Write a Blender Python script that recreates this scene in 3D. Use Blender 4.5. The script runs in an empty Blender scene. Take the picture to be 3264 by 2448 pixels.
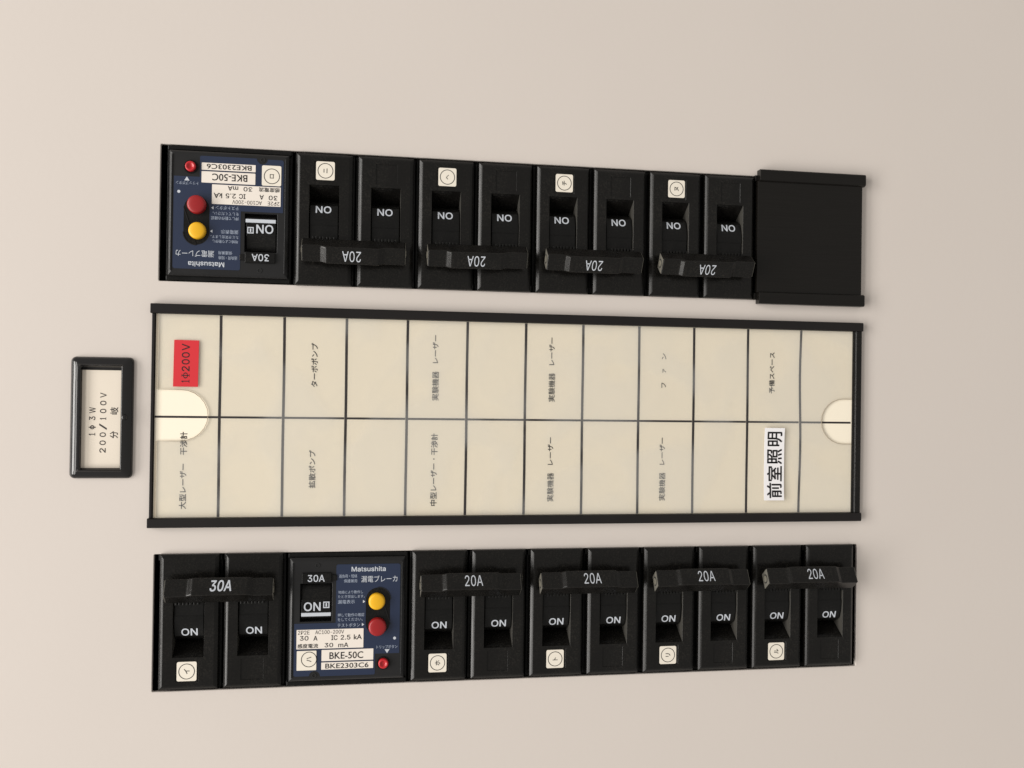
import bpy, bmesh, math, random
from mathutils import Matrix, Vector

# ------------------------------------------------------------------ camera, world, light, exposure
scene = bpy.context.scene
COL = scene.collection
MM = 0.001


def srgb(r, g, b):
    def f(c):
        c /= 255.0
        return c / 12.92 if c <= 0.04045 else ((c + 0.055) / 1.055) ** 2.4
    return (f(r), f(g), f(b), 1.0)


R = Matrix(((0.9866807440511425, 0.014094190884398911, 0.1620569748637742),
            (-0.014989743553673994, 0.9998783809675984, 0.004304748750988489),
            (-0.16197659370069156, -0.006676605194870718, 0.9867720132007154)))
cam_data = bpy.data.cameras.new('camera')
cam = bpy.data.objects.new('camera', cam_data)
COL.objects.link(cam)
cam.matrix_world = Matrix.Translation(Vector((81.252, 12.268, 384.631)) * MM) @ R.transposed().to_4x4()
cam_data.sensor_width = 36.0
cam_data.lens = 2923.0 / 3264.0 * 36.0
cam_data.clip_start = 0.01
cam_data.clip_end = 50.0
scene.camera = cam

world = bpy.data.worlds.new('World')
scene.world = world
world.use_nodes = True
bg = world.node_tree.nodes['Background']
bg.inputs['Color'].default_value = (1.0, 0.96, 0.90, 1.0)
bg.inputs['Strength'].default_value = 0.42


def lamp(name, loc, target, sx, sy, power, color):
    d = bpy.data.lights.new(name, 'AREA')
    d.shape = 'RECTANGLE'
    d.size = sx
    d.size_y = sy
    d.energy = power
    d.color = color
    o = bpy.data.objects.new(name, d)
    COL.objects.link(o)
    z = (Vector(loc) - Vector(target)).normalized()
    x = Vector((0, 1, 0)).cross(z).normalized()
    y = z.cross(x)
    o.matrix_world = Matrix.Translation(loc) @ Matrix((x, y, z)).transposed().to_4x4()
    return o


# the room's ceiling lights lie to the left of the picture (the panel hangs on a wall, photographed turned)
lamp('ceiling_light', (-1.55, -0.25, 1.30), (0.15, 0.0, 0.0), 0.46, 3.20, 29.0, (1.0, 0.97, 0.925))
lamp('ceiling_light', (-2.60, -0.20, 1.02), (0.15, 0.0, 0.0), 0.70, 3.20, 92.0, (1.0, 0.97, 0.925))

scene.view_settings.view_transform = 'Standard'
scene.view_settings.look = 'None'
scene.view_settings.gamma = 1.0
scene.view_settings.use_curve_mapping = False
scene.view_settings.exposure = 0.0
scene.cycles.max_bounces = 8


# ------------------------------------------------------------------ materials
def material(name, color, rough=0.5, bump=0.0, bscale=800.0, vary=0.0, vscale=40.0, spec=0.5, coat=0.0,
             rvary=0.0, stretch=None, bdist=0.0002, specks=False, dust=0.0):
    m = bpy.data.materials.new(name)
    m.use_nodes = True
    nt = m.node_tree
    p = nt.nodes['Principled BSDF']
    p.inputs['Base Color'].default_value = color
    p.inputs['Roughness'].default_value = rough
    p.inputs['Specular IOR Level'].default_value = spec
    p.inputs['Coat Weight'].default_value = coat
    tc = nt.nodes.new('ShaderNodeTexCoord')
    mp = nt.nodes.new('ShaderNodeMapping')
    nt.links.new(tc.outputs['Object'], mp.inputs['Vector'])
    if stretch:
        mp.inputs['Scale'].default_value = stretch
    if vary > 0:
        n = nt.nodes.new('ShaderNodeTexNoise')
        n.inputs['Scale'].default_value = vscale
        n.inputs['Detail'].default_value = 4.0
        nt.links.new(mp.outputs[0], n.inputs['Vector'])
        mx = nt.nodes.new('ShaderNodeMix')
        mx.data_type = 'RGBA'
        mx.inputs['A'].default_value = tuple(c * (1 - vary) for c in color[:3]) + (1,)
        mx.inputs['B'].default_value = tuple(min(1, c * (1 + vary)) for c in color[:3]) + (1,)
        nt.links.new(n.outputs['Fac'], mx.inputs['Factor'])
        nt.links.new(mx.outputs['Result'], p.inputs['Base Color'])
    def over(fac_socket, col):
        cur = p.inputs['Base Color'].links[0].from_socket if p.inputs['Base Color'].links else None
        mx = nt.nodes.new('ShaderNodeMix')
        mx.data_type = 'RGBA'
        if cur:
            nt.links.new(cur, mx.inputs['A'])
        else:
            mx.inputs['A'].default_value = color
        mx.inputs['B'].default_value = col
        nt.links.new(fac_socket, mx.inputs['Factor'])
        nt.links.new(mx.outputs['Result'], p.inputs['Base Color'])

    def ranged(sock, a, b, c, d):
        mr = nt.nodes.new('ShaderNodeMapRange')
        for k, v in zip(('From Min', 'From Max', 'To Min', 'To Max'), (a, b, c, d)):
            mr.inputs[k].default_value = v
        nt.links.new(sock, mr.inputs['Value'])
        return mr.outputs[0]
    if specks:
        for sc_, lim, col, f in ((11.0, 0.006, srgb(170, 158, 145), 0.30), (23.0, 0.010, srgb(235, 228, 218), 0.4)):
            v = nt.nodes.new('ShaderNodeTexVoronoi')
            v.inputs['Scale'].default_value = sc_
            nt.links.new(tc.outputs['Object'], v.inputs['Vector'])
            over(ranged(v.outputs['Distance'], lim, lim * 1.8, f, 0.0), col)
    if dust > 0:
        n = nt.nodes.new('ShaderNodeTexNoise')
        n.inputs['Scale'].default_value = 1500.0
        n.inputs['Detail'].default_value = 3.0
        nt.links.new(tc.outputs['Object'], n.inputs['Vector'])
        n2 = nt.nodes.new('ShaderNodeTexNoise')
        n2.inputs['Scale'].default_value = 70.0
        n2.inputs['Detail'].default_value = 3.0
        nt.links.new(tc.outputs['Object'], n2.inputs['Vector'])
        mu = nt.nodes.new('ShaderNodeMath')
        mu.operation = 'MULTIPLY'
        nt.links.new(ranged(n.outputs['Fac'], 0.45, 0.75, 0.0, dust), mu.inputs[0])
        nt.links.new(ranged(n2.outputs['Fac'], 0.4, 0.65, 0.2, 1.0), mu.inputs[1])
        over(mu.outputs[0], srgb(128, 122, 112))
    if rvary > 0:
        n = nt.nodes.new('ShaderNodeTexNoise')
        n.inputs['Scale'].default_value = 120.0
        n.inputs['Detail'].default_value = 5.0
        nt.links.new(mp.outputs[0], n.inputs['Vector'])
        mr = nt.nodes.new('ShaderNodeMapRange')
        mr.inputs['From Min'].default_value = 0.3
        mr.inputs['From Max'].default_value = 0.7
        mr.inputs['To Min'].default_value = max(0.0, rough - rvary)
        mr.inputs['To Max'].default_value = rough + rvary
        nt.links.new(n.outputs['Fac'], mr.inputs['Value'])
        nt.links.new(mr.outputs[0], p.inputs['Roughness'])
    if bump > 0:
        n = nt.nodes.new('ShaderNodeTexNoise')
        n.inputs['Scale'].default_value = bscale
        n.inputs['Detail'].default_value = 3.0
        nt.links.new(mp.outputs[0], n.inputs['Vector'])
        b = nt.nodes.new('ShaderNodeBump')
        b.inputs['Strength'].default_value = bump
        b.inputs['Distance'].default_value = bdist
        nt.links.new(n.outputs['Fac'], b.inputs['Height'])
        nt.links.new(b.outputs[0], p.inputs['Normal'])
    return m


M = {}
M['paint'] = material('beige_paint', srgb(214, 205, 198), 0.42, specks=True, bump=0.07, bscale=420, vary=0.018, vscale=14, bdist=0.0003)
M['interior'] = material('dark_interior', srgb(24, 24, 25), 0.8)
M['black'] = material('black_plastic', srgb(17, 16, 15), 0.24, spec=0.28, dust=0.07, bump=0.10, bscale=900, rvary=0.06, vary=0.25, vscale=90)
M['black_dull'] = material('dull_black_plastic', srgb(14, 14, 14), 0.34, spec=0.24, dust=0.06, bump=0.14, bscale=1500, rvary=0.08, vary=0.2, vscale=80)
M['black_gloss'] = material('gloss_black_plastic', srgb(28, 27, 28), 0.07, bump=0.35, bscale=75, rvary=0.02, bdist=0.0004)
M['grey'] = material('charcoal_plastic', srgb(34, 34, 35), 0.33, spec=0.30, bump=0.12, bscale=1500, rvary=0.05, vary=0.15, vscale=80)
M['frame'] = material('black_rail_plastic', srgb(25, 22, 22), 0.42, spec=0.3, bump=0.12, bscale=1200, vary=0.2, vscale=60)
M['cover'] = material('black_ribbed_plastic', srgb(19, 17, 15), 0.30, spec=0.28, bump=0.16, bscale=22, stretch=(0.6, 30, 1), rvary=0.08, vary=0.25, vscale=60)
M['blue'] = material('navy_label_print', srgb(30, 42, 68), 0.42, bump=0.10, bscale=1400, vary=0.08, vscale=60)
M['white_print'] = material('white_print', srgb(198, 203, 211), 0.5)
M['dim_print'] = material('pale_blue_print', srgb(160, 170, 188), 0.5)
M['white_label'] = material('white_label', srgb(236, 227, 217), 0.5, vary=0.015)
M['cream_label'] = material('cream_label', srgb(236, 228, 214), 0.5, vary=0.03, vscale=200)
M['ink'] = material('dark_ink', srgb(16, 13, 15), 0.6)
M['ink_soft'] = material('worn_ink', srgb(46, 40, 40), 0.6)
M['grid'] = material('brown_black_rule_ink', srgb(34, 25, 27), 0.6)
M['card'] = material('cream_card', srgb(252, 242, 222), 0.65, vary=0.02, vscale=30, bump=0.1, bscale=300)
M['name_card'] = material('cream_name_card', srgb(229, 218, 203), 0.5, vary=0.02, vscale=60, bump=0.1, bscale=200)
M['red_paper'] = material('red_sticker_paper', srgb(212, 40, 50), 0.5, vary=0.04, vscale=120)
M['paper'] = material('white_paper', srgb(240, 238, 240), 0.6)
M['red'] = material('red_button_plastic', srgb(150, 22, 26), 0.40, vary=0.08, vscale=200)
M['small_red'] = material('bright_red_button_plastic', srgb(188, 34, 42), 0.30, vary=0.10, vscale=300)
M['yellow'] = material('yellow_button_plastic', srgb(232, 176, 22), 0.45, vary=0.04, vscale=200)
M['lit_end'] = material('lit_plastic_end', srgb(104, 101, 93), 0.5, vary=0.2, vscale=300)  # lamplight on the tie bar's end faces, put into a lighter grey
M['lit_wall'] = material('lit_black_plastic_wall', srgb(62, 60, 56), 0.5, spec=0.4, vary=0.2, vscale=300)  # paler copy of the cover's black: lamplight painted on the slot walls
M['pin'] = material('pale_pin_metal', srgb(170, 165, 150), 0.35)
M['pin'].node_tree.nodes['Principled BSDF'].inputs['Metallic'].default_value = 0.6


def film_material():
    m = bpy.data.materials.new('clear_pocket_film')
    m.use_nodes = True
    nt = m.node_tree
    nt.nodes.clear()
    out = nt.nodes.new('ShaderNodeOutputMaterial')
    tr = nt.nodes.new('ShaderNodeBsdfTransparent')
    tr.inputs['Color'].default_value = (0.985, 0.987, 0.99, 1)
    gl = nt.nodes.new('ShaderNodeBsdfGlossy')
    gl.inputs['Roughness'].default_value = 0.12
    gl.inputs['Color'].default_value = (1, 1, 1, 1)
    haze = nt.nodes.new('ShaderNodeBsdfDiffuse')
    haze.inputs['Color'].default_value = (0.82, 0.82, 0.80, 1)
    tc = nt.nodes.new('ShaderNodeTexCoord')
    mp = nt.nodes.new('ShaderNodeMapping')
    mp.inputs['Scale'].default_value = (1.0, 1.6, 1.0)
    nt.links.new(tc.outputs['Object'], mp.inputs['Vector'])
    n = nt.nodes.new('ShaderNodeTexNoise')
    n.inputs['Scale'].default_value = 22
    n.inputs['Detail'].default_value = 2.5
    n.inputs['Distortion'].default_value = 0.8
    nt.links.new(mp.outputs[0], n.inputs['Vector'])
    b = nt.nodes.new('ShaderNodeBump')
    b.inputs['Strength'].default_value = 0.9
    b.inputs['Distance'].default_value = 0.0022
    nt.links.new(n.outputs['Fac'], b.inputs['Height'])
    fr = nt.nodes.new('ShaderNodeFresnel')
    fr.inputs['IOR'].default_value = 1.45
    nt.links.new(b.outputs[0], fr.inputs['Normal'])
    nt.links.new(b.outputs[0], gl.inputs['Normal'])
    # cloudy patches where the film lies against the card
    n2 = nt.nodes.new('ShaderNodeTexNoise')
    n2.inputs['Scale'].default_value = 30
    n2.inputs['Detail'].default_value = 1.5
    n2.inputs['Distortion'].default_value = 0.6
    nt.links.new(tc.outputs['Object'], n2.inputs['Vector'])
    mr = nt.nodes.new('ShaderNodeMapRange')
    mr.interpolation_type = 'SMOOTHSTEP'
    mr.inputs['From Min'].default_value = 0.42
    mr.inputs['From Max'].default_value = 0.62
    mr.inputs['To Min'].default_value = 0.0
    mr.inputs['To Max'].default_value = 0.17
    nt.links.new(n2.outputs['Fac'], mr.inputs['Value'])
    m0 = nt.nodes.new('ShaderNodeMixShader')
    nt.links.new(mr.outputs[0], m0.inputs[0])
    nt.links.new(tr.outputs[0], m0.inputs[1])
    nt.links.new(haze.outputs[0], m0.inputs[2])
    mx = nt.nodes.new('ShaderNodeMixShader')
    fm = nt.nodes.new('ShaderNodeMath')
    fm.operation = 'MULTIPLY_ADD'
    fm.inputs[1].default_value = 0.38
    fm.inputs[2].default_value = 0.03
    nt.links.new(fr.outputs[0], fm.inputs[0])
    nt.links.new(fm.outputs[0], mx.inputs[0])
    nt.links.new(m0.outputs[0], mx.inputs[1])
    nt.links.new(gl.outputs[0], mx.inputs[2])
    nt.links.new(mx.outputs[0], out.inputs['Surface'])
    return m


M['film'] = film_material()


# ------------------------------------------------------------------ helpers (all shapes given in millimetres)
def link_mesh(name, me, parent=None, mat=None, loc=(0, 0, 0), rot=(0, 0, 0)):
    o = bpy.data.objects.new(name, me)
    COL.objects.link(o)
    if parent is not None:
        o.parent = parent
    o.location = Vector(loc) * MM
    o.rotation_euler = rot
    if mat is not None and not me.materials:
        me.materials.append(mat)
    return o


def finish(name, bm, mat, parent=None, bevel=0.0, segs=2, loc=(0, 0, 0), rot=(0, 0, 0), smooth=False):
    """bm is in millimetres; scaled, optionally bevelled (baked) and linked as one mesh object"""
    bmesh.ops.remove_doubles(bm, verts=bm.verts, dist=1e-4)
    bmesh.ops.recalc_face_normals(bm, faces=bm.faces)
    bmesh.ops.scale(bm, vec=(MM, MM, MM), verts=bm.verts)
    me = bpy.data.meshes.new(name)
    bm.to_mesh(me)
    bm.free()
    me.materials.append(mat)
    o = link_mesh(name, me, parent, None, loc, rot)
    if smooth:
        for p in me.polygons:
            p.use_smooth = True
    if bevel > 0:
        md = o.modifiers.new('b', 'BEVEL')
        md.width = bevel * MM
        md.segments = segs
        md.limit_method = 'ANGLE'
        md.angle_limit = math.radians(28)
        md.harden_normals = False
        dg = bpy.context.evaluated_depsgraph_get()
        ev = o.evaluated_get(dg)
        nm = bpy.data.meshes.new_from_object(ev)
        nm.name = name
        o.modifiers.clear()
        o.data = nm
        bpy.data.meshes.remove(me)
    return o


def add_box(bm, x0, x1, y0, y1, z0, z1):
    v = [bm.verts.new((x, y, z)) for z in (z0, z1) for y in (y0, y1) for x in (x0, x1)]
    for f in ((0, 1, 3, 2), (4, 6, 7, 5), (0, 4, 5, 1), (2, 3, 7, 6), (0, 2, 6, 4), (1, 5, 7, 3)):
        bm.faces.new([v[i] for i in f])


def box(name, dims, mat, parent, bevel=0.0, **k):
    bm = bmesh.new()
    add_box(bm, *dims)
    return finish(name, bm, mat, parent, bevel, **k)


def add_poly(bm, pts, z0, z1):
    """a solid prism from an outline in x, y"""
    a = [bm.verts.new((x, y, z0)) for x, y in pts]
    b = [bm.verts.new((x, y, z1)) for x, y in pts]
    n = len(pts)
    bm.faces.new(a[::-1])
    bm.faces.new(b)
    for i in range(n):
        bm.faces.new((a[i], a[(i + 1) % n], b[(i + 1) % n], b[i]))


def add_extrusion_x(bm, prof, x0, x1):
    """profile given in (y, z), extruded along x"""
    a = [bm.verts.new((x0, y, z)) for y, z in prof]
    b = [bm.verts.new((x1, y, z)) for y, z in prof]
    n = len(prof)
    bm.faces.new(a)
    bm.faces.new(b[::-1])
    for i in range(n):
        bm.faces.new((a[i], b[i], b[(i + 1) % n], a[(i + 1) % n]))


def rounded_rect(x0, x1, y0, y1, r, n=5):
    pts = []
    for cx, cy, a0 in ((x1 - r, y1 - r, 0), (x0 + r, y1 - r, 90), (x0 + r, y0 + r, 180), (x1 - r, y0 + r, 270)):
        for i in range(n + 1):
            a = math.radians(a0 + 90.0 * i / n)
            pts.append((cx + r * math.cos(a), cy + r * math.sin(a)))
    return pts


def circle_pts(cx, cy, r, n=40, a0=0.0):
    return [(cx + r * math.cos(a0 + 2 * math.pi * i / n), cy + r * math.sin(a0 + 2 * math.pi * i / n)) for i in range(n)]


def lathe(bm, cx, cy, prof, n=40):
    """profile of (radius, z) from the rim at the bottom to the middle of the top"""
    rings = []
    for r, z in prof:
        if r < 1e-6:
            rings.append([bm.verts.new((cx, cy, z))])
        else:
            rings.append([bm.verts.new((x, y, z)) for x, y in circle_pts(cx, cy, r, n)])
    for a, b in zip(rings[:-1], rings[1:]):
        for i in range(n):
            j = (i + 1) % n
            if len(b) == 1:
                bm.faces.new((a[i], a[j], b[0]))
            else:
                bm.faces.new((a[i], a[j], b[j], b[i]))


def ring(bm, cx, cy, r0, r1, z, n=48, squash=1.0):
    a = [bm.verts.new((x, y, z)) for x, y in circle_pts(cx, cy, r0, n)]
    b = [bm.verts.new((x, y, z)) for x, y in circle_pts(cx, cy, r1, n)]
    for i in range(n):
        j = (i + 1) % n
        bm.faces.new((a[i], a[j], b[j], b[i]))


def holed_sheet(bm, outer, holes, z):
    """flat face with holes: outlines filled together"""
    edges = []
    for loop in [outer] + holes:
        vs = [bm.verts.new((x, y, z)) for x, y in loop]
        for i in range(len(vs)):
            edges.append(bm.edges.new((vs[i], vs[(i + 1) % len(vs)])))
    r = bmesh.ops.triangle_fill(bm, use_beauty=True, use_dissolve=False, edges=edges)
    for f in r['geom']:
        if isinstance(f, bmesh.types.BMFace) and f.normal.z < 0:
            f.normal_flip()


def height_block(bm, xs, ys, hfun, skirt):
    """a block whose top is a grid of cells at different heights, with upright walls between them;
    skirt: [(outward, z), ...] loops that carry the outer rim down (a chamfered edge)"""
    cache = {}

    def V(x, y, z):
        k = (round(x, 4), round(y, 4), round(z, 4))
        if k not in cache:
            cache[k] = bm.verts.new(k)
        return cache[k]
    nx, ny = len(xs) - 1, len(ys) - 1
    H = [[hfun((xs[i] + xs[i + 1]) / 2, (ys[j] + ys[j + 1]) / 2) for j in range(ny)] for i in range(nx)]

    def zc(i, j, x, y):
        h = H[i][j]
        return h(x, y) if callable(h) else h
    def face(vs):
        u = []
        for v in vs:
            if v not in u:
                u.append(v)
        if len(u) > 2:
            try:
                bm.faces.new(u)
            except ValueError:
                pass
    for i in range(nx):
        for j in range(ny):
            x0, x1, y0, y1 = xs[i], xs[i + 1], ys[j], ys[j + 1]
            face([V(x0, y0, zc(i, j, x0, y0)), V(x1, y0, zc(i, j, x1, y0)), V(x1, y1, zc(i, j, x1, y1)), V(x0, y1, zc(i, j, x0, y1))])
            if i + 1 < nx:
                a, b = (x1, y0), (x1, y1)
                q = [V(*a, zc(i, j, *a)), V(*b, zc(i, j, *b)), V(*b, zc(i + 1, j, *b)), V(*a, zc(i + 1, j, *a))]
                face(q)
            if j + 1 < ny:
                a, b = (x0, y1), (x1, y1)
                q = [V(*a, zc(i, j, *a)), V(*b, zc(i, j, *b)), V(*b, zc(i, j + 1, *b)), V(*a, zc(i, j + 1, *a))]
                face(q)
    # outer skirt
    per = [(x, ys[0]) for x in xs[:-1]] + [(xs[-1], y) for y in ys[:-1]] + [(x, ys[-1]) for x in xs[:0:-1]] + [(xs[0], y) for y in ys[:0:-1]]
    z0 = H[0][0]
    prev = [V(x, y, z0) for x, y in per]
    for out, z in skirt:
        cur = []
        for x, y in per:
            xx = x + (out if x == xs[-1] else -out if x == xs[0] else 0)
            yy = y + (out if y == ys[-1] else -out if y == ys[0] else 0)
            cur.append(V(xx, yy, z))
        for a in range(len(per)):
            b = (a + 1) % len(per)
            face([prev[a], prev[b], cur[b], cur[a]])
        prev = cur


_text_cache = {}
try:    # the sans face that ships with Blender; the built-in face is the fallback
    SANS = bpy.data.fonts.load(bpy.utils.system_resource('DATAFILES', path='fonts') + '/Inter.woff2')
except Exception:
    SANS = None


def text_mesh(body, bold=0.0, shear=0.0, spacing=1.0, res=3):
    key = (body, bold, shear, spacing)
    if key not in _text_cache:
        cu = bpy.data.curves.new('lettering', 'FONT')
        cu.body = body
        if SANS is not None and all(ord(c) < 128 and c not in 'Kk' for c in body):   # that face's K has crossing outlines
            cu.font = SANS
        cu.size = 1.0
        cu.resolution_u = res
        cu.offset = bold
        cu.shear = shear
        cu.space_character = spacing
        cu.fill_mode = 'FRONT'
        o = bpy.data.objects.new('lettering_source', cu)
        COL.objects.link(o)
        dg = bpy.context.evaluated_depsgraph_get()
        me = bpy.data.meshes.new_from_object(o.evaluated_get(dg))
        bpy.data.objects.remove(o)
        bpy.data.curves.remove(cu)
        xs = [v.co.x for v in me.vertices]
        ys = [v.co.y for v in me.vertices]
        _text_cache[key] = (me, min(xs), max(xs), min(ys), max(ys))
    return _text_cache[key]


def add_phi(bm, x0, x1, y0, y1, z=0.0, t=0.34, small=False):
    """a letter phi read from bottom to top: an oval crossed by its stem"""
    xm, ym = (x0 + x1) / 2, (y0 + y1) / 2
    k = 0.32 if small else 0.30
    rx, ry = (x1 - x0) * k, (y1 - y0) / 2
    n = 28
    a = [bm.verts.new((xm + rx * math.cos(6.2832 * i / n), ym + ry * math.sin(6.2832 * i / n), z)) for i in range(n)]
    b = [bm.verts.new((xm + (rx - 0.6 * t) * math.cos(6.2832 * i / n), ym + (ry - 1.2 * t) * math.sin(6.2832 * i / n), z)) for i in range(n)]
    for i in range(n):
        j = (i + 1) % n
        bm.faces.new((a[i], a[j], b[j], b[i]))
    z += 0.01
    bm.faces.new([bm.verts.new(p) for p in ((x0, ym - t / 2, z), (x1, ym - t / 2, z), (x1, ym + t / 2, z), (x0, ym + t / 2, z))])
    if not small:
        for x in (x0, x1 - 0.12):
            bm.faces.new([bm.verts.new(p) for p in ((x, ym - 0.55, z + 0.005), (x + 0.12, ym - 0.55, z + 0.005), (x + 0.12, ym + 0.55, z + 0.005), (x, ym + 0.55, z + 0.005))])


def add_one(bm, x0, x1, y0, y1, z=0.0, t=0.32):
    """a serif figure 1, read from bottom to top"""
    ym = (y0 + y1) / 2
    for a, b, c, d in ((x0, x1 - t * 0.6, ym - t / 2, ym + t / 2), (x1 - t * 0.6, x1, y0, y1)):
        bm.faces.new([bm.verts.new(p) for p in ((a, c, z), (b, c, z), (b, d, z), (a, d, z))])
    bm.faces.new([bm.verts.new(p) for p in ((x0, ym - t / 2, z), (x0 + 0.62, y0 + 0.05, z), (x0 + 0.72, y0 + 0.18, z), (x0 + 0.42, ym - t / 2, z))])


def add_text(bm, body, x0, x1, y0, y1, z=0.0, turned=False, bold=0.0, shear=0.0, spacing=1.0):
    """flat print filling the given box (mm); turned: read from bottom to top"""
    me, a0, a1, b0, b1 = text_mesh(body, 0.0, shear, spacing)
    d = abs(bold) * 1.15 * ((x1 - x0) if turned else (y1 - y0)) if bold > 0 else 0.0
    if d > 0:
        for n, (ox, oy) in enumerate(((d, 0), (-d, 0), (0, d), (0, -d), (d * .7, d * .7), (-d * .7, d * .7), (d * .7, -d * .7), (-d * .7, -d * .7))):
            add_text(bm, body, x0 + d + ox, x1 - d + ox, y0 + d + oy, y1 - d + oy, z + 0.002 * (n + 1), turned, 0.0, shear, spacing)
    t = bmesh.new()
    t.from_mesh(me)
    for v in t.verts:
        u = (v.co.x - a0) / (a1 - a0)
        w = (v.co.y - b0) / (b1 - b0)
        if turned:
            v.co = Vector((x1 - w * (x1 - x0), y0 + u * (y1 - y0), z))
        else:
            v.co = Vector((x0 + u * (x1 - x0), y0 + w * (y1 - y0), z))
    tmp = bpy.data.meshes.new('t')
    t.to_mesh(tmp)
    t.free()
    bm.from_mesh(tmp)
    bpy.data.meshes.remove(tmp)


def print_obj(name, items, mat, parent, loc=(0, 0, 0), rot=(0, 0, 0)):
    bm = bmesh.new()
    for it in items:
        kw = dict(it[5]) if len(it) > 5 else {}
        if it[0] in 'Φφ' and kw.get('turned'):
            add_phi(bm, *it[1:5], z=kw['z'], small=it[0] == 'φ')
            continue
        if it[0] == '1' and kw.get('turned'):
            add_one(bm, *it[1:5], z=kw['z'])
            continue
        add_text(bm, *it[:5], **kw)
    bmesh.ops.scale(bm, vec=(MM, MM, MM), verts=bm.verts)
    for f in bm.faces:
        f.normal_update()
        if f.normal.z < 0:
            f.normal_flip()
    me = bpy.data.meshes.new(name)
    bm.to_mesh(me)
    bm.free()
    me.materials.append(mat)
    return link_mesh(name, me, parent, None, loc, rot)


def thing(name, label, cat, loc=(0, 0, 0), rotz=0.0, group=None):
    o = bpy.data.objects.new(name, None)
    o.empty_display_size = 0.01
    COL.objects.link(o)
    o.location = Vector(loc) * MM
    o.rotation_euler = (0, 0, rotz)
    o['label'] = label
    o['category'] = cat
    if group:
        o['group'] = group
    return o


def copy_tree(o, parent=None):
    c = o.copy()
    COL.objects.link(c)
    c.parent = parent
    for ch in list(o.children):
        copy_tree(ch, c)
    return c


# ------------------------------------------------------------------ the panel plate with its two openings
PLATE_T = 1.6
TOPWIN = (0.6, 302.6, 54.05, 108.95)
BOTWIN = (0.6, 303.7, -110.15, -55.3)


def build_plate():
    bm = bmesh.new()
    X0, X1, Y0, Y1 = -420.0, 620.0, -420.0, 420.0
    outer = [(X0, Y0), (X1, Y0), (X1, Y1), (X0, Y1)]
    holes = []
    for x0, x1, y0, y1 in (TOPWIN, BOTWIN):
        holes.append(rounded_rect(x0, x1, y0, y1, 0.5, 3))
    e = 0.3
    wide = [rounded_rect(x0 - e, x1 + e, y0 - e, y1 + e, 0.5 + e, 3) for x0, x1, y0, y1 in (TOPWIN, BOTWIN)]
    holed_sheet(bm, outer, wide, 0.0)
    for h, w in zip(holes, wide):
        # painted edge, slightly broken, then the cut thickness
        n = len(h)
        mid = [((a[0] * 0.7 + b[0] * 0.3), (a[1] * 0.7 + b[1] * 0.3)) for a, b in zip(h, w)]
        rings_ = [[bm.verts.new((x, y, z)) for x, y in L] for L, z in ((w, 0.0), (mid, -0.09), (h, -0.35), (h, -PLATE_T))]
        for p, q in zip(rings_[:-1], rings_[1:]):
            for i in range(n):
                bm.faces.new((p[i], p[(i + 1) % n], q[(i + 1) % n], q[i]))
    o = finish('panel_wall', bm, M['paint'])
    o['kind'] = 'structure'
    # deep dark box behind the openings
    bm = bmesh.new()
    x0, x1, y0, y1, z0, z1 = -8, 312, -118, 117, -45, -PLATE_T - 0.4
    v = [bm.verts.new(p) for p in ((x0, y0, z0), (x1, y0, z0), (x1, y1, z0), (x0, y1, z0), (x0, y0, z1), (x1, y0, z1), (x1, y1, z1), (x0, y1, z1))]
    for f in ((0, 1, 2, 3), (0, 4, 5, 1), (1, 5, 6, 2), (2, 6, 7, 3), (3, 7, 4, 0)):
        bm.faces.new([v[i] for i in f])
    o = finish('panel_interior', bm, M['interior'])
    o['kind'] = 'structure'


build_plate()

# ------------------------------------------------------------------ breakers
# local frame of a breaker: origin in the middle of its opening, +y towards the tie bar, ON reads upright
FACE = 2.5
TILT = math.atan2(3.5, 6.2)


def pole_cover_mesh():
    """raised face of one pole with its toggle slot and label recess (x centred on the pole)"""
    bm = bmesh.new()
    sl = 6.05
    xs = [-9.8, -sl, -4.6, 4.2, sl, 9.8]
    ys = [-24.7, -23.1, -14.7, -13.4, -12.7, -10.9, -7.9, -6.0, 12.5, 25.9]

    def slope(x, y):
        pts = ((-13.4, 2.35), (-12.7, 1.45), (-10.9, -1.2), (-7.9, -5.6), (-6.0, -12.8))
        for (a, za), (b, zb) in zip(pts[:-1], pts[1:]):
            if y <= b + 1e-6:
                return za + (zb - za) * (y - a) / (b - a)
        return -12.8

    def h(x, y):
        if -sl < x < sl and -13.4 < y < -6.0:
            return slope
        if -sl < x < sl and -6.0 < y < 12.5:
            return -6.0
        if -4.6 < x < 4.2 and -23.1 < y < -14.7:
            return FACE - 0.28
        return FACE
    height_block(bm, xs, ys, h, [(0.35, FACE - 0.14), (0.85, FACE - 0.46), (1.5, FACE - 0.98), (1.65, FACE - 1.5), (1.68, FACE - 5.5)])
    return bm


def housing_bm():
    """lower shell seen between and around the raised faces of the two poles"""
    bm = bmesh.new()
    for c in (-12.5, 12.5):
        # sides of the pole shell, the narrow seam between poles, the raised tongues at both ends
        add_box(bm, c - 12.3, c - 8.0, -28.6, 28.6, -14, -3.0)
        add_box(bm, c + 8.0, c + 12.3, -28.6, 28.6, -14, -3.0)
        add_box(bm, c - 8.02, c + 8.02, -28.6, -15.2, -14, -3.0)
        add_box(bm, c - 8.02, c + 8.02, 14.2, 28.6, -14, -3.0)
        add_box(bm, c - 8.9, c + 8.6, 26.0, 27.2, -3.1, 0.9)
        add_box(bm, c - 8.9, c + 8.6, -27.1, -25.2, -3.1, -0.4)
        add_box(bm, c - 12.2, c - 9.2, 24.8, 27.1, -3.1, -0.2)
        add_box(bm, c + 9.2, c + 12.2, 24.6, 27.1, -3.1, -1.0)
    return bm


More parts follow.
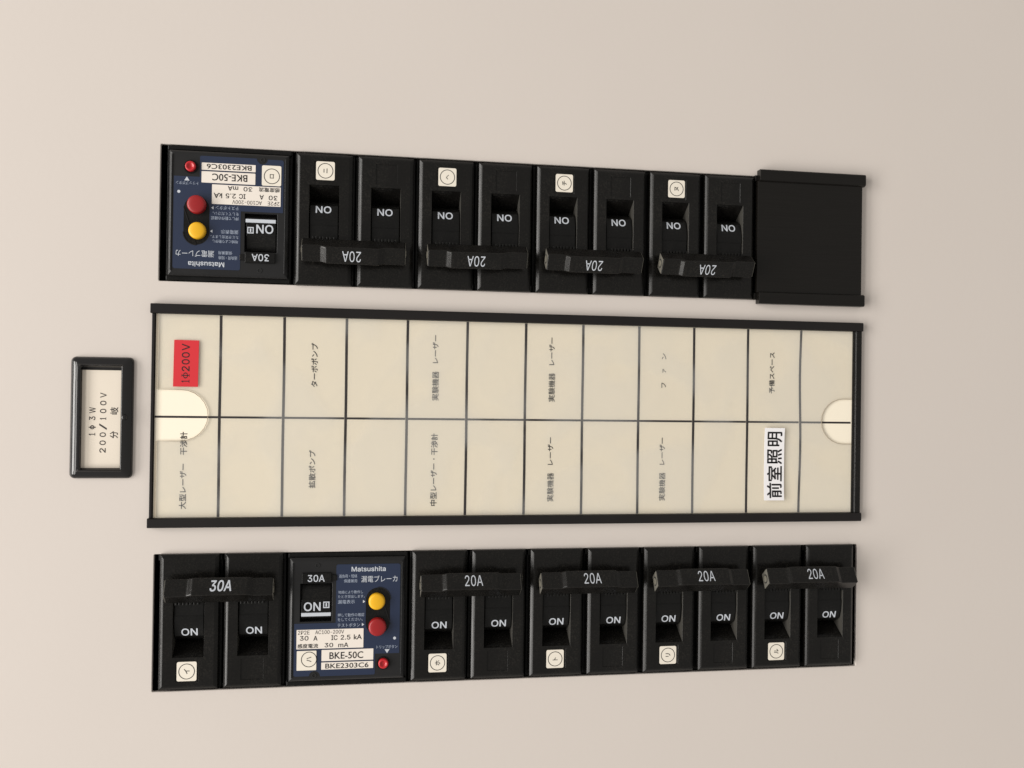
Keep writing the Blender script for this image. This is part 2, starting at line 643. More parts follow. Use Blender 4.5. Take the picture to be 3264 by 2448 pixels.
def toggle_bm():
    bm = bmesh.new()
    prof = [(15.5, -7), (15.5, 1.3), (9.0, 1.4), (3.2, 1.6), (2.6, 1.85), (1.2, 1.85), (-0.9, 1.65), (-2.6, 1.25), (-4.3, 0.72),
            (-5.5, 0.25), (-5.8, -0.2), (-6.6, -1.3), (-7.7, -3.4), (-8.1, -7)]
    add_extrusion_x(bm, prof, -5.7, 5.7)
    return bm


def lug_bm():
    """grip of the toggle that the tie bar clips on"""
    bm = bmesh.new()
    prof = [(8.0, 1.3), (16.5, 1.3), (18.0, 6.2), (15.2, 8.8), (10.0, 6.8)]
    add_extrusion_x(bm, prof, -5.2, 5.2)
    for i in range(7):
        y = 8.6 + 0.16 * i
        add_box(bm, -4.8 + 1.4 * i, -3.9 + 1.4 * i, 8.0, 9.6, 2.2, 5.4)
    return bm


def bar_bm(step=1.3):
    """handle tie: slanted square bar with a raised middle"""
    bm = bmesh.new()
    nrm = (3.5 / 7.12, 6.2 / 7.12)
    far, apex, low, back = (19.1, 8.0), (12.9, 11.5), (9.2, 6.9), (15.3, 3.3)

    def section(x, s):
        pts = [(far[0] + nrm[0] * s, far[1] + nrm[1] * s), (apex[0] + nrm[0] * s, apex[1] + nrm[1] * s), low, back]
        return [bm.verts.new((x, y, z)) for y, z in pts]
    xs = [(-20.6, 0), (-12.1, 0), (-10.0, step), (11.0, step), (13.2, 0), (20.6, 0)]
    secs = [section(x, s) for x, s in xs]
    for a, b in zip(secs[:-1], secs[1:]):
        for i in range(4):
            j = (i + 1) % 4
            bm.faces.new((a[i], b[i], b[j], a[j]))
    bm.faces.new(secs[0][::-1])
    bm.faces.new(secs[-1])
    return bm


def pin_bm(x0, x1, r):
    """short round pin end standing in the end of the tie bar (axis along x)"""
    bm = bmesh.new()
    cy, cz = 14.1, 7.4
    n = 20
    a = [bm.verts.new((x0, cy + r * math.cos(2 * math.pi * i / n), cz + r * math.sin(2 * math.pi * i / n))) for i in range(n)]
    b = [bm.verts.new((x1, cy + r * math.cos(2 * math.pi * i / n), cz + r * math.sin(2 * math.pi * i / n))) for i in range(n)]
    bm.faces.new(a[::-1])
    bm.faces.new(b)
    for i in range(n):
        bm.faces.new((a[i], a[(i + 1) % n], b[(i + 1) % n], b[i]))
    return bm


def tilted_text(body, cx, w, h, tilt_pt, tilt_dir, mat, parent, lift=0.06, **kw):
    """lettering on a face that slopes in the y-z plane; tilt_pt = middle of the face (y, z), tilt_dir = unit up-direction of text"""
    ang = math.atan2(tilt_dir[1], tilt_dir[0])
    ny, nz = -math.sin(ang), math.cos(ang)
    return print_obj('lettering', [(body, -w / 2, w / 2, -h / 2, h / 2, kw)], mat, parent,
                     loc=(cx, tilt_pt[0] + ny * lift, tilt_pt[1] + nz * lift), rot=(ang, 0, 0))


def sticker(parent, glyph, x, y, w, h, zrot, round_=0.7, cx=0.0, cy=0.0, ring_r=3.0, mat='cream_label', z=FACE - 0.18, gs=1.0):
    """small square label with a ringed kana; the kana stands as glued, whichever way the breaker is turned"""
    bm = bmesh.new()
    add_poly(bm, rounded_rect(-w / 2, w / 2, -h / 2, h / 2, round_), 0.0, 0.12)
    s = finish('sticker', bm, M[mat], parent, loc=(x, y, z), rot=(0, 0, zrot))
    bm = bmesh.new()
    ring(bm, cx, cy, ring_r - 0.13, ring_r + 0.13, 0.17)
    g = 1.05 * gs
    add_text(bm, glyph, cx - g * GLYPH_W[glyph][1], cx + g * GLYPH_W[glyph][1], cy - g * GLYPH_W[glyph][0], cy + g * GLYPH_W[glyph][0], z=0.17, turned=True, bold=0.012)
    bmesh.ops.scale(bm, vec=(MM, MM, MM), verts=bm.verts)
    me = bpy.data.meshes.new('lettering')
    bm.to_mesh(me)
    bm.free()
    me.materials.append(M['ink'])
    link_mesh('lettering', me, s)
    return s


# half extents (across reading direction, along stroke height) of each kana as printed
GLYPH_W = {'イ': (0.95, 1.05), 'ロ': (0.8, 0.75), 'ハ': (1.0, 0.9), 'ニ': (0.9, 0.7), 'ホ': (1.0, 1.0), 'ヘ': (0.95, 0.55),
           'ト': (0.55, 1.0), 'チ': (0.95, 0.95), 'リ': (0.7, 1.0), 'ヌ': (0.85, 0.9), 'ル': (1.0, 0.95)}


def two_pole(amps, bold, shear, tw):
    t = thing('circuit_breaker', 'x', 'circuit breaker')
    finish('housing', housing_bm(), M['black_dull'], t, bevel=0.18)
    covers = finish('pole_cover', pole_cover_mesh(), M['black'], t, bevel=0.22, segs=3, loc=(-12.5, 0, 0))
    covers.data.materials.append(M['lit_wall'])
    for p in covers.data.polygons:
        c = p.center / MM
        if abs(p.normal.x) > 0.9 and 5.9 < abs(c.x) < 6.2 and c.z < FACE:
            p.material_index = 1  # slot side walls get the copy with light in its colour
    c2 = covers.copy()
    COL.objects.link(c2)
    c2.location = Vector((12.5, 0, 0)) * MM
    tog = finish('toggle', toggle_bm(), M['black_dull'], t, bevel=0.2, loc=(-12.5, 0, 0))
    lug = finish('grip', lug_bm(), M['black_dull'], tog, bevel=0.15)
    dy, dz = 3.4, 0.95
    l = math.hypot(dy, dz)
    tilted_text('ON', 0.25, 6.3, 3.15, (-3.6, 1.0), (dy / l, dz / l), M['white_print'], tog, lift=0.12, bold=0.022)
    t2 = copy_tree(tog, t)
    t2.location = Vector((12.5, 0, 0)) * MM
    bar = finish('handle_tie', bar_bm(), M['black'], t, bevel=0.5, segs=4)
    nrm = (3.5 / 7.12, 6.2 / 7.12)
    mid = (16.0 + nrm[0] * 1.3, 9.75 + nrm[1] * 1.3)
    tilted_text(amps, 0.9, tw, 4.55, mid, (6.2 / 7.12, -3.5 / 7.12), M['white_print'], bar, lift=0.08, bold=bold, shear=shear)
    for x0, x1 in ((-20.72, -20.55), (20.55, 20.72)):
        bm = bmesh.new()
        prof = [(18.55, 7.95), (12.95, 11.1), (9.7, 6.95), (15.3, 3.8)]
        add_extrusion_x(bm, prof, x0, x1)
        finish('end_face', bm, M['lit_end'], bar)
    for x0, x1 in ((-20.95, -18), (18, 20.95)):
        finish('pin', pin_bm(x0, x1, 1.45), M['pin'], bar)
    for x0, x1 in ((-20.78, -20.5), (20.5, 20.78)):
        finish('pin_hole', pin_bm(x0, x1, 1.95), M['interior'], bar)
    return t


BOT_Y, TOP_Y = -82.7, 81.6


def centre_x(k):
    return 2.1 + 25.0 * k + 25.0


br30 = two_pole('30A', 0.02, 0.12, 8.2)
br30.location = Vector((centre_x(0), BOT_Y, 0)) * MM
br30['label'] = 'black two-pole breaker with bold 30A on its tie bar, left end of lower row'
br30['group'] = 'two-pole breakers'
sticker(br30, 'イ', -12.9, -19.0, 7.6, 7.7, 0.0)

protot = two_pole('20A', 0.0, 0.0, 7.4)
spots = [
    (4, 0, 'ホ', 'black 20A breaker with sticker ホ, right beside the lower blue leakage breaker'),
    (6, 0, 'ト', 'black 20A breaker with sticker ト, second right of the lower blue leakage breaker'),
    (8, 0, 'リ', 'black 20A breaker with sticker リ, last but one of the lower row'),
    (10, 0, 'ル', 'black 20A breaker with sticker ル at the right end of the lower row'),
    (2, 1, 'ニ', 'upside-down black 20A breaker with sticker ニ, right beside the upper blue leakage breaker'),
    (4, 1, 'ヘ', 'upside-down black 20A breaker with sticker ヘ, second right of the upper blue breaker'),
    (6, 1, 'チ', 'upside-down black 20A breaker with sticker チ, second left of the blank cover'),
    (8, 1, 'ヌ', 'upside-down black 20A breaker with sticker ヌ, beside the blank black cover'),
]
placed = []
for i, (k, row, glyph, label) in enumerate(spots):
    b = protot if i == 0 else copy_tree(protot)
    b.location = Vector((centre_x(k) + (0.5 if row else 0.0), TOP_Y if row else BOT_Y, 0)) * MM
    b.rotation_euler = (0, 0, math.pi if row else 0.0)
    b['label'] = label
    b['group'] = 'two-pole breakers'
    placed.append(b)
    rnd = random.Random(10 + i)
    for ch in b.children:
        if ch.name.startswith('toggle'):
            ch.location.y += rnd.uniform(-0.18, 0.18) * MM
            ch.location.x += rnd.uniform(-0.10, 0.10) * MM
        elif ch.name.startswith('handle_tie'):
            ch.rotation_euler = (0, 0, math.radians(rnd.uniform(-0.5, 0.5)))
            ch.location.x += rnd.uniform(-0.15, 0.15) * MM
for b, (k, row, glyph, label) in zip(placed, spots):
    if row:
        sticker(b, glyph, 12.2, -19.3, 7.5, 7.6, math.pi)
    else:
        sticker(b, glyph, -12.9, -19.0, 7.5, 7.7, 0.0)


# ------------------------------------------------------------------ earth leakage breakers
def leakage_breaker(label, x, y, rotz, glyph):
    t = thing('leakage_breaker', label, 'circuit breaker', (x, y, 0), rotz, 'earth leakage breakers')
    Z = 2.8
    # shell under the face
    bm = bmesh.new()
    add_box(bm, -24.6, 24.6, -28.5, 28.5, -14, -1.75)
    add_box(bm, -24.2, 24.2, 25.2, 27.1, -1.7, 0.2)
    add_box(bm, -24.2, 24.2, -27.0, -25.2, -1.7, 0.2)
    finish('housing', bm, M['black_dull'], t, bevel=0.3)
    # raised face with window, button well, trip well
    bm = bmesh.new()
    xs = [-22.0, -19.1, -6.4, 21.8]
    ys = [-23.3, -0.4, 15.1, 23.9]
    height_block(bm, xs, ys, lambda x, y: -5.0 if (-19.1 < x < -6.4 and -0.4 < y < 15.1) else Z,
                 [(0.35, Z - 0.14), (0.85, Z - 0.46), (1.35, Z - 0.9), (1.5, Z - 1.4), (1.52, Z - 5.5)])
    finish('face_plate', bm, M['grey'], t, bevel=0.15)
    # rims left and right standing a little proud
    for a, b in ((-22.4, -21.9), (21.7, 22.2)):
        box('rim', (a, b, -23.0, 23.6, Z - 0.8, Z + 0.35), M['grey'], t, bevel=0.12)
    # toggle in the window
    bm = bmesh.new()
    add_extrusion_x(bm, [(14.6, -5), (14.6, 0.4), (12.5, 1.3), (9.3, 1.7), (8.4, 2.2), (2.2, 2.5), (1.0, 2.2), (0.6, 0.5), (0.0, -5)], -18.6, -6.9)
    tog = finish('toggle', bm, M['black_dull'], t, bevel=0.25)
    print_obj('lettering', [('ON', -17.6, -10.9, 3.9, 7.5, {'z': 2.75, 'bold': 0.02})], M['white_print'], tog)
    bm = bmesh.new()
    for x0, x1, y0, y1 in ((-9.9, -7.4, 7.2, 7.6), (-9.9, -7.4, 5.0, 5.4), (-9.9, -9.5, 5.4, 7.2), (-7.8, -7.4, 5.4, 7.2), (-8.95, -8.35, 5.6, 7.0)):
        add_box(bm, x0, x1, y0, y1, 2.5, 2.72)
    finish('lettering', bm, M['white_print'], tog)
    box('white_stripe', (-18.55, -6.75, 1.75, 3.2, 2.2, 2.85), M['white_print'], tog, bevel=0.15)
    # rating tab above the window
    bm = bmesh.new()
    add_box(bm, -18.5, -6.7, 15.4, 19.5, Z - 0.1, Z + 0.9)
    add_box(bm, -6.8, -4.6, 16.2, 18.6, Z - 0.1, Z + 0.5)
    tab = finish('rating_tab', bm, M['black_dull'], t, bevel=0.2)
    print_obj('lettering', [('30A', -16.2, -9.4, 15.95, 18.8, {'z': Z + 0.97, 'bold': 0.015})], M['white_print'], tab)
    # screw holes
    for hx, hy in ((-12.4, 22.5), (-13.1, -22.2)):
        bm = bmesh.new()
        lathe(bm, hx, hy, [(1.0, Z + 0.05), (0.95, Z + 0.22), (0.7, Z + 0.22), (0.62, Z - 0.1), (0.0, Z - 0.1)], 20)
        finish('screw_hole', bm, M['interior'], t)
    # navy printed label: L-shaped, with an opening for the two buttons
    r = 4.95
    out = [(-4.8, 22.2), (-4.3, 22.7), (20.6, 22.7), (21.2, 22.1), (21.2, -14.2), (11.3, -14.2), (11.3, -22.3), (10.9, -22.7), (-10.7, -22.7),
           (-11.0, -21.6), (-11.9, -20.7), (-13.1, -20.4), (-14.2, -20.8), (-14.9, -21.7), (-15.1, -22.5), (-20.8, -22.5), (-21.3, -22.0), (-21.3, -1.1), (-4.8, -1.1)]
    caps = [(12.25 + r * math.cos(math.radians(a)), 8.05 + r * math.sin(math.radians(a))) for a in range(0, 181, 12)] + \
           [(12.25 + r * math.cos(math.radians(a)), -1.4 + r * math.sin(math.radians(a))) for a in range(180, 361, 12)]
    bm = bmesh.new()
    holed_sheet(bm, out, [caps], Z + 0.08)
    finish('front_label', bm, M['blue'], t)
    # button well
    bm = bmesh.new()
    add_poly(bm, caps, Z - 0.2, Z + 0.03)
    finish('button_well', bm, M['black_dull'], t)
    bm = bmesh.new()
    caps_o = [(12.25 + (r + 0.28) * math.cos(math.radians(a)), 8.05 + (r + 0.28) * math.sin(math.radians(a))) for a in range(0, 91, 10)] + [(12.25 + r + 0.28, -2.0)]
    caps_i = [(12.25 + r * math.cos(math.radians(a)), 8.05 + r * math.sin(math.radians(a))) for a in range(0, 91, 10)] + [(12.25 + r, -2.0)]
    a = [bm.verts.new((px, py, Z + 0.3)) for px, py in caps_o]
    b = [bm.verts.new((px, py, Z + 0.3)) for px, py in caps_i]
    c = [bm.verts.new((px, py, Z - 0.1)) for px, py in caps_o]
    d = [bm.verts.new((px, py, Z - 0.1)) for px, py in caps_i]
    for i in range(len(a) - 1):
        bm.faces.new((a[i], a[i + 1], b[i + 1], b[i]))
        bm.faces.new((a[i], c[i], c[i + 1], a[i + 1]))
        bm.faces.new((b[i], b[i + 1], d[i + 1], d[i]))
    finish('well_rim', bm, M['grey'], t)
    # buttons
    def button(name, lab, cx, cy, rr, z0, z1, mat, dimple=False):
        bm = bmesh.new()
        if dimple:
            prof = [(rr, z0), (rr, z1 - 0.5), (rr - 0.12, z1 - 0.15), (rr - 0.4, z1), (rr - 0.75, z1 - 0.05), (rr - 1.1, z1 - 0.45), (rr - 1.5, z1 - 0.6), (0, z1 - 0.62)]
        else:
            prof = [(rr, z0), (rr, z1 - 0.7), (rr - 0.12, z1 - 0.35), (rr - 0.4, z1 - 0.08), (rr - 0.8, z1 + 0.06), (rr - 1.8, z1 + 0.2), (0, z1 + 0.28)]
        lathe(bm, cx, cy, prof, 44)
        o = finish(name, bm, M[mat], t, smooth=True)
        o['label'] = lab
    button('button', 'yellow leakage indicator button', 11.75, 7.5, 3.35, Z - 0.2, 5.0, 'yellow')
    button('button', 'dark red test button', 12.1, -2.85, 3.6, Z - 0.2, 5.6, 'red')
    bm = bmesh.new()
    lathe(bm, 14.75, -18.1, [(2.75, Z), (2.7, Z + 0.3), (2.35, Z + 0.32), (2.25, Z + 0.02), (0, Z + 0.02)], 36)
    finish('trip_well', bm, M['black_dull'], t)
    button('button', 'small bright red trip button', 14.75, -18.1, 2.05, Z - 0.2, 4.4, 'small_red', True)
    # rating labels
    def label_sheet(x0, x1, y0, y1, z, rr=0.15):
        bm = bmesh.new()
        add_poly(bm, rounded_rect(x0, x1, y0, y1, rr, 2), z - 0.06, z)
        return finish('rating_label', bm, M['white_label'], t)
    zl = Z + 0.16
    s1 = label_sheet(-20.3, 6.5, -11.45, -3.6, zl)
    zt = zl + 0.05
    print_obj('lettering', [('2P2E', -19.8, -15.2, -5.5, -3.95, {'z': zt}), ('AC100-200V', -12.9, -1.4, -5.5, -3.95, {'z': zt})], M['ink_soft'], s1)
    print_obj('lettering', [('30', -19.0, -15.6, -7.95, -6.1, {'z': zt, 'bold': 0.012}), ('A', -13.6, -12.0, -8.1, -6.2, {'z': zt, 'bold': 0.012}),
                            ('IC', -6.5, -4.0, -8.1, -6.1, {'z': zt, 'bold': 0.012}), ('2.5', -2.7, 1.2, -8.05, -6.1, {'z': zt, 'bold': 0.012}), ('kA', 2.6, 5.8, -8.05, -6.0, {'z': zt, 'bold': 0.012}),
                            ('感度電流', -19.9, -11.7, -11.1, -9.3, {'z': zt, 'bold': 0.008}), ('30', -9.1, -5.7, -10.95, -9.2, {'z': zt, 'bold': 0.012}),
                            ('mA', -3.6, 0.4, -11.05, -9.25, {'z': zt, 'bold': 0.012})], M['ink'], s1)
    s2 = label_sheet(-10.25, 10.6, -16.55, -12.0, zl)
    print_obj('lettering', [('BKE-50C', -7.1, 6.5, -15.8, -13.0, {'z': zt, 'bold': 0.01})], M['ink'], s2)
    s3 = label_sheet(-10.3, 10.6, -20.0, -17.1, zl)
    print_obj('lettering', [('BKE2303C6', -8.7, 8.7, -19.6, -17.6, {'z': zt, 'bold': 0.012})], M['ink'], s3)
    # white print on the navy label
    zp = Z + 0.13
    bm = bmesh.new()
    for body, x0, x1, y0, y1, bo in (('Matsushita', 1.3, 15.2, 19.7, 21.7, 0.022),):
        add_text(bm, body, x0, x1, y0, y1, z=zp, bold=bo)
    add_text(bm, '漏電ブレーカ', 5.3, 20.0, 15.2, 17.9, z=zp, bold=0.0)
    for tri in (((6.1, 8.0), (7.0, 7.35), (6.1, 6.7)), ((5.8, -1.4), (6.7, -2.05), (5.8, -2.7)), ((15.2, -12.5), (17.2, -12.5), (16.2, -14.1))):
        bm.faces.new([bm.verts.new((px, py, zp)) for px, py in tri])
    bm.faces.new([bm.verts.new((px, py, zp)) for px, py in circle_pts(19.2, -8.0, 0.6, 20)])
    bmesh.ops.scale(bm, vec=(MM, MM, MM), verts=bm.verts)
    me = bpy.data.meshes.new('lettering')
    bm.to_mesh(me)
    bm.free()
    me.materials.append(M['white_print'])
    link_mesh('lettering', me, t)
    q = {'z': zp, 'bold': -0.004}
    print_obj('lettering', [('過負荷・短絡', -3.7, 3.6, 17.2, 18.6, q), ('保護兼用', -1.7, 3.6, 15.2, 16.6, q),
                            ('地絡により動作し', -3.9, 6.1, 10.7, 12.0, q), ('たとき突出します。', -4.0, 6.8, 8.9, 10.2, q), ('漏電表示', -4.0, 2.8, 6.6, 8.2, q),
                            ('押して動作の確認', -4.0, 6.7, 1.3, 2.7, q), ('をしてください。', -4.0, 6.1, -0.5, 0.8, q), ('テストボタン', -4.0, 5.0, -2.9, -1.4, q),
                            ('トリップボタン', 11.9, 20.4, -12.2, -10.8, q)], M['dim_print'], t)
    if glyph == 'ハ':
        sticker(t, glyph, -16.2, -16.1, 7.8, 7.9, 0.0, 0.25, cx=0.95, cy=0.45, mat='cream_label', z=zl - 0.06)
    else:
        sticker(t, glyph, -16.6, -16.0, 7.6, 8.2, math.pi, 0.6, cx=0.1, cy=-0.2, mat='cream_label', z=zl - 0.06)
    return t


leakage_breaker('blue-faced earth leakage breaker in the lower row with white rating labels under its toggle', centre_x(2), BOT_Y, 0.0, 'ハ')
leakage_breaker('upside-down blue-faced earth leakage breaker at the left end of the upper row', centre_x(0) + 0.4, TOP_Y, math.pi, 'ロ')


# ------------------------------------------------------------------ blank cover at the right end of the upper row
def blank_cover():
    t = thing('blank_cover', 'plain black plastic blanking cover closing the right end of the upper row', 'cover', (278.4, 81.7, 0))
    bm = bmesh.new()
    add_box(bm, -25.5, 24.4, -24.7, 24.7, -1.0, 2.7)
    finish('cover_plate', bm, M['cover'], t, bevel=0.25)
    for s in (-1, 1):
        bm = bmesh.new()
        prof = [(24.3 * s, 0.0), (24.3 * s, 2.9), (24.9 * s, 3.9), (29.2 * s, 3.9), (29.7 * s, 3.4), (29.7 * s, 0.03)]
        add_extrusion_x(bm, prof, -24.9, 25.5)
        add_box(bm, -26.3, -24.8, min(24.8 * s, 27.4 * s), max(24.8 * s, 27.4 * s), -1.2, 1.4)
        finish('edge_rail', bm, M['cover'], t, bevel=0.25)


blank_cover()


# ------------------------------------------------------------------ nameplate at the left
def nameplate():
    t = thing('nameplate', 'small black-framed nameplate reading 1φ3W 200/100V on the beige wall at the left', 'nameplate', (-19.85, -0.9, 0))
    bm = bmesh.new()
    hx, hy = 11.75, 24.0
    ix, iy = 7.45, 20.45
    loops = []
    for off, z, r in ((0.0, 0.0, 1.9), (0.1, 0.7, 1.9), (0.6, 1.45, 1.7), (1.5, 2.1, 1.4), (2.6, 2.6, 1.1), (3.5, 2.85, 0.9)):
        loops.append([bm.verts.new((x, y, z)) for x, y in rounded_rect(-hx + off, hx - off, -hy + off, hy - off, r, 5)])
    for x_, y_, z, r in ((ix + 0.5, iy - 0.1 + 0.5, 2.85, 0.6), (ix + 0.05, iy - 0.55, 2.5, 0.35), (ix, iy - 0.6, 0.6, 0.3)):
        loops.append([bm.verts.new((x, y, z)) for x, y in rounded_rect(-x_, x_, -y_, y_, r, 5)])
    n = len(loops[0])
    for a, b in zip(loops[:-1], loops[1:]):
        for i in range(n):
            bm.faces.new((a[i], a[(i + 1) % n], b[(i + 1) % n], b[i]))
    fr = finish('frame', bm, M['black_gloss'], t, smooth=True)
    bm = bmesh.new()
    lathe(bm, 8.9, 0.3, [(1.2, 2.4), (1.15, 3.2), (0.8, 3.7), (0, 3.85)], 16)
    finish('latch_nub', bm, M['black_gloss'], fr, smooth=True)
    box('backing', (-ix - 0.3, ix + 0.3, -iy, iy, 0.05, 0.65), M['interior'], t)
    card = box('name_card', (-ix + 0.05, ix - 0.05, -iy + 0.6, 18.8, 0.7, 1.1), M['name_card'], t, bevel=0.05)
    o = (19.85, 0.9)
    T = {'turned': True, 'z': 1.16, 'bold': 0.010}
    def it(s, x0, x1, y0, y1, **k):
        d = dict(T)
        d.update(k)
        return (s, x0 + o[0], x1 + o[0], y0 + o[1], y1 + o[1], d)
    items = []
    # line 1: 1 φ 3 W
    y = -8.1
    for s, a, b in (('1', -8.0, -6.9), ('φ', -5.5, -3.9), ('3', -1.9, -0.4), ('W', 0.9, 3.2)):
        items.append(it(s, -24.4 if s != 'φ' else -24.5, -22.1 if s != 'φ' else -21.9, a, b))
    for s, a, b in (('2', -14.7, -12.9), ('0', -11.7, -9.9), ('0', -8.5, -6.7), ('/', -5.7, -3.2), ('1', -1.7, -0.8), ('0', 0.9, 2.6), ('0', 4.0, 5.8), ('V', 7.0, 9.0)):
        items.append(it(s, -20.4 if s != '/' else -20.6, -18.1 if s != '/' else -17.8, a, b))
    items.append(it('分', -16.6, -13.6, -9.0, -6.2))
    items.append(it('岐', -16.6, -13.6, 0.4, 3.3))
    print_obj('lettering', items, M['ink_soft'], card)


nameplate()


# ------------------------------------------------------------------ circuit directory card in its holder
def directory():
    t = thing('directory_card_holder', 'long black-railed holder with a cream circuit directory card between the two breaker rows', 'card holder', (0, 0, 0))
    # rails above and below, end pieces
    for s, y0, y1 in ((1, 40.9, 44.8), (-1, -44.5, -40.7)):
        bm = bmesh.new()
        ya, yb = (y0, y1)
        prof = [(ya, 0.02), (ya, 2.4), (ya + 0.35, 2.75), (yb - 0.35, 2.75), (yb, 2.3), (yb, 0.02)]
        add_extrusion_x(bm, prof, -1.85, 304.1)
        finish('rail', bm, M['frame'], t, bevel=0.15)
    box('end_strip', (-1.35, -0.25, -40.68, 40.88, 0.02, 1.6), M['frame'], t, bevel=0.15)
    bm = bmesh.new()
    add_extrusion = [(300.0, 0.02), (300.0, 1.3), (301.0, 1.45), (301.25, 1.9), (303.6, 2.0), (304.0, 1.6), (304.0, 0.02)]
    a = [bm.verts.new((x, -40.68, z)) for x, z in add_extrusion]
    b = [bm.verts.new((x, 40.88, z)) for x, z in add_extrusion]
    bm.faces.new(a)
    bm.faces.new(b[::-1])
    for i in range(len(a)):
        j = (i + 1) % len(a)
        bm.faces.new((a[i], b[i], b[j], a[j]))
    finish('end_rail', bm, M['black'], t, bevel=0.12)
    box('backing_plate', (-0.2, 299.95, -40.65, 40.85, 0.03, 0.4), M['frame'], t)
    card = box('directory_card', (0.1, 299.9, -40.6, 40.8, 0.45, 0.7), M['card'], t)
    # printed rules
    bm = bmesh.new()
    z = 0.74
    random.seed(4)

    def strip(pts, w, vertical):
        prev = None
        for x, y in pts:
            if vertical:
                a, b = bm.verts.new((x - w / 2, y, z)), bm.verts.new((x + w / 2, y, z))
            else:
                a, b = bm.verts.new((x, y - w / 2, z)), bm.verts.new((x, y + w / 2, z))
            if prev:
                bm.faces.new((prev[0], a, b, prev[1]))
            prev = (a, b)
    for k in range(1, 12):
        amp = 0.28 if k == 11 else 0.05
        pts = [(25.0 * k + amp * math.sin(i * 0.7 + k), -40.5 + 81.2 * i / 12) for i in range(13)]
        strip(pts, 1.08, True)
    for k in range(12):
        strip([(25.0 * k + (0.5 if k else 0.15), -0.32), (25.0 * k + 24.4, -0.32)], 0.85, False)
    finish('printed_grid', bm, M['grid'], card)
    T = {'turned': True, 'z': 0.76}
    B = dict(T, bold=0.012)
    items = [('大型レーザー', 9.9, 12.6, -37.2, -19.1, B), ('干渉計', 9.9, 12.7, -15.5, -6.3, B),
             ('拡散ポンプ', 60.5, 63.2, -29.0, -13.5, B), ('ターボポンプ', 60.8, 63.4, 12.4, 30.4, B),
             ('中型レーザー', 110.2, 113.0, -36.6, -18.9, B), ('・', 111.3, 111.9, -17.3, -16.7, B), ('干渉計', 110.3, 113.1, -15.3, -6.3, B),
             ('フ', 210.3, 212.3, 14.2, 16.4, B), ('ァ', 210.7, 212.3, 20.8, 22.5, B), ('ン', 210.3, 212.3, 26.6, 29.2, B),
             ('予備スペース', 260.1, 262.7, 12.4, 30.7, B)]
    for x, dy in ((110.35, 0.0), (160.05, 0.1), (160.0, -42.5), (209.7, -42.4)):
        items.append(('実験機器', x, x + 2.85, 7.45 + dy, 19.65 + dy, dict(T, bold=0.006)))
        items.append(('レーザー', x + 0.1, x + 2.5, 23.1 + dy, 34.85 + dy, B))
    print_obj('lettering', items, M['ink'], card)
    # clear pocket film with thumb notches at both ends
    def notch_left():
        pts = [(0.3, -9.9)]
        cx, cy = 9.9, 0.35
        for i in range(13):
            a = math.radians(-90 + 180 * i / 12)
            pts.append((cx + 10.7 * math.cos(a) * (1.0), cy + 10.3 * math.sin(a)))
        pts.append((0.3, 10.65))
        return pts
    def notch_right():
        pts = [(299.6, 10.3)]
        for i in range(13):
            a = math.radians(90 + 180 * i / 12)
            pts.append((295.5 + 10.4 * math.cos(a), 0.2 + 10.1 * math.sin(a)))
        pts.append((299.6, -9.9))
        return pts
    out = [(0.9, -40.55), (299.6, -40.55)] + notch_right()[::-1] + [(299.6, 40.75), (0.9, 40.75)] + [(0.9, 10.65)] + notch_left()[::-1][1:-1] + [(0.9, -9.9)]
    bm = bmesh.new()
    holed_sheet(bm, out, [], 1.15)
    finish('pocket_film', bm, M['film'], t)
    # the film's cut edge at the notches, seen as a fine line
    for nm, pts in (('film_edge', [(0.9, 40.5), (0.9, 10.65)] + notch_left()[::-1][1:-1] + [(0.9, -9.95), (0.9, -40.4)]), ('film_edge', notch_right())):
        bm = bmesh.new()
        w = 0.11
        prev = None
        for i, p in enumerate(pts):
            q0 = Vector(pts[max(0, i - 1)])
            q1 = Vector(pts[min(len(pts) - 1, i + 1)])
            d = (q1 - q0).normalized()
            nn = Vector((-d.y, d.x)) * w
            P = Vector(p)
            cur = [bm.verts.new((P.x - nn.x, P.y - nn.y, 1.0)), bm.verts.new((P.x - nn.x, P.y - nn.y, 1.24)),
                   bm.verts.new((P.x + nn.x, P.y + nn.y, 1.24)), bm.verts.new((P.x + nn.x, P.y + nn.y, 1.0))]
            if prev:
                for k in range(4):
                    bm.faces.new((prev[k], prev[(k + 1) % 4], cur[(k + 1) % 4], cur[k]))
            prev = cur
        finish(nm, bm, M['edge'], t)
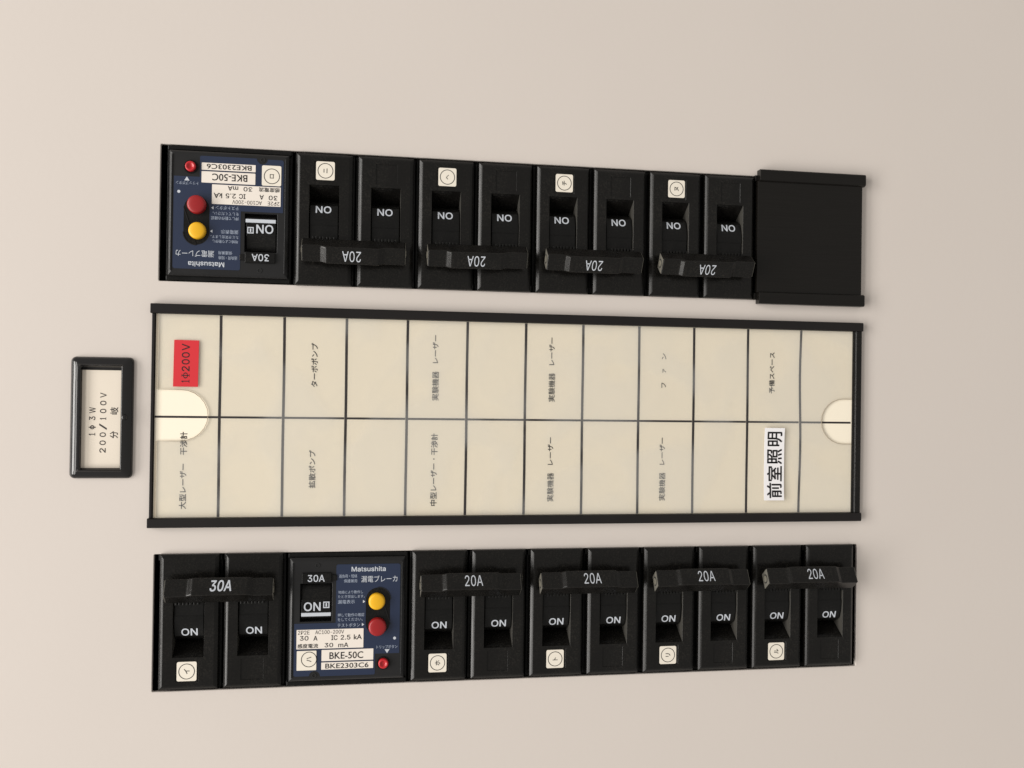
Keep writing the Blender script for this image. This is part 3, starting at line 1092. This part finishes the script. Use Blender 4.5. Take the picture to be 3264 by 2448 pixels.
    # red sticker and white paper strip glued over the film
    bm = bmesh.new()
    add_poly(bm, [(7.0, 11.8), (16.55, 11.8), (16.75, 30.4), (7.2, 30.5)], 1.22, 1.36)
    s = finish('red_sticker', bm, M['red_paper'], t)
    TR = {'turned': True, 'z': 1.40}
    bits = []
    for g, a, b in (('1', 13.4, 14.6), ('Φ', 15.1, 17.5), ('2', 18.0, 20.0), ('0', 20.7, 22.8), ('0', 23.4, 25.6), ('V', 26.3, 29.0)):
        bits.append((g, 10.2, 13.2, a, b, dict(TR, bold=0.012)))
    print_obj('lettering', bits, M['ink'], s)
    bm = bmesh.new()
    nseg = 14
    ys = [-35.0 + 32.1 * i / nseg for i in range(nseg + 1)]
    prevs = None
    for y in ys:
        w = abs((y + 19) / 16.0)
        zz = 1.3 + 0.5 * w ** 3
        cur = [bm.verts.new((257.95, y, zz)), bm.verts.new((267.25, y, zz + 0.25)), bm.verts.new((267.25, y, zz + 0.13)), bm.verts.new((257.95, y, zz - 0.1))]
        if prevs:
            for k in range(4):
                bm.faces.new((prevs[k], prevs[(k + 1) % 4], cur[(k + 1) % 4], cur[k]))
        else:
            bm.faces.new(cur)
        prevs = cur
    bm.faces.new(prevs[::-1])
    s = finish('paper_strip', bm, M['paper'], t)
    s['label'] = 'white paper strip with large black characters'
    bm = bmesh.new()
    for g, a, b in (('前', -34.0, -27.2), ('室', -26.6, -19.8), ('照', -19.0, -12.2), ('明', -11.0, -4.6)):
        add_text(bm, g, 259.3, 266.2, a, b, z=0.0, turned=True, bold=0.014)
    for v in bm.verts:
        w = abs((v.co.y + 19) / 16.0)
        v.co.z = 1.3 + 0.5 * w ** 3 + 0.25 * (v.co.x - 257.95) / 9.3 + 0.07
    bmesh.ops.scale(bm, vec=(MM, MM, MM), verts=bm.verts)
    me = bpy.data.meshes.new('lettering')
    bm.to_mesh(me)
    bm.free()
    me.materials.append(M['ink'])
    link_mesh('lettering', me, s)


M['edge'] = material('film_edge_shade', srgb(165, 152, 132), 0.35)
directory()
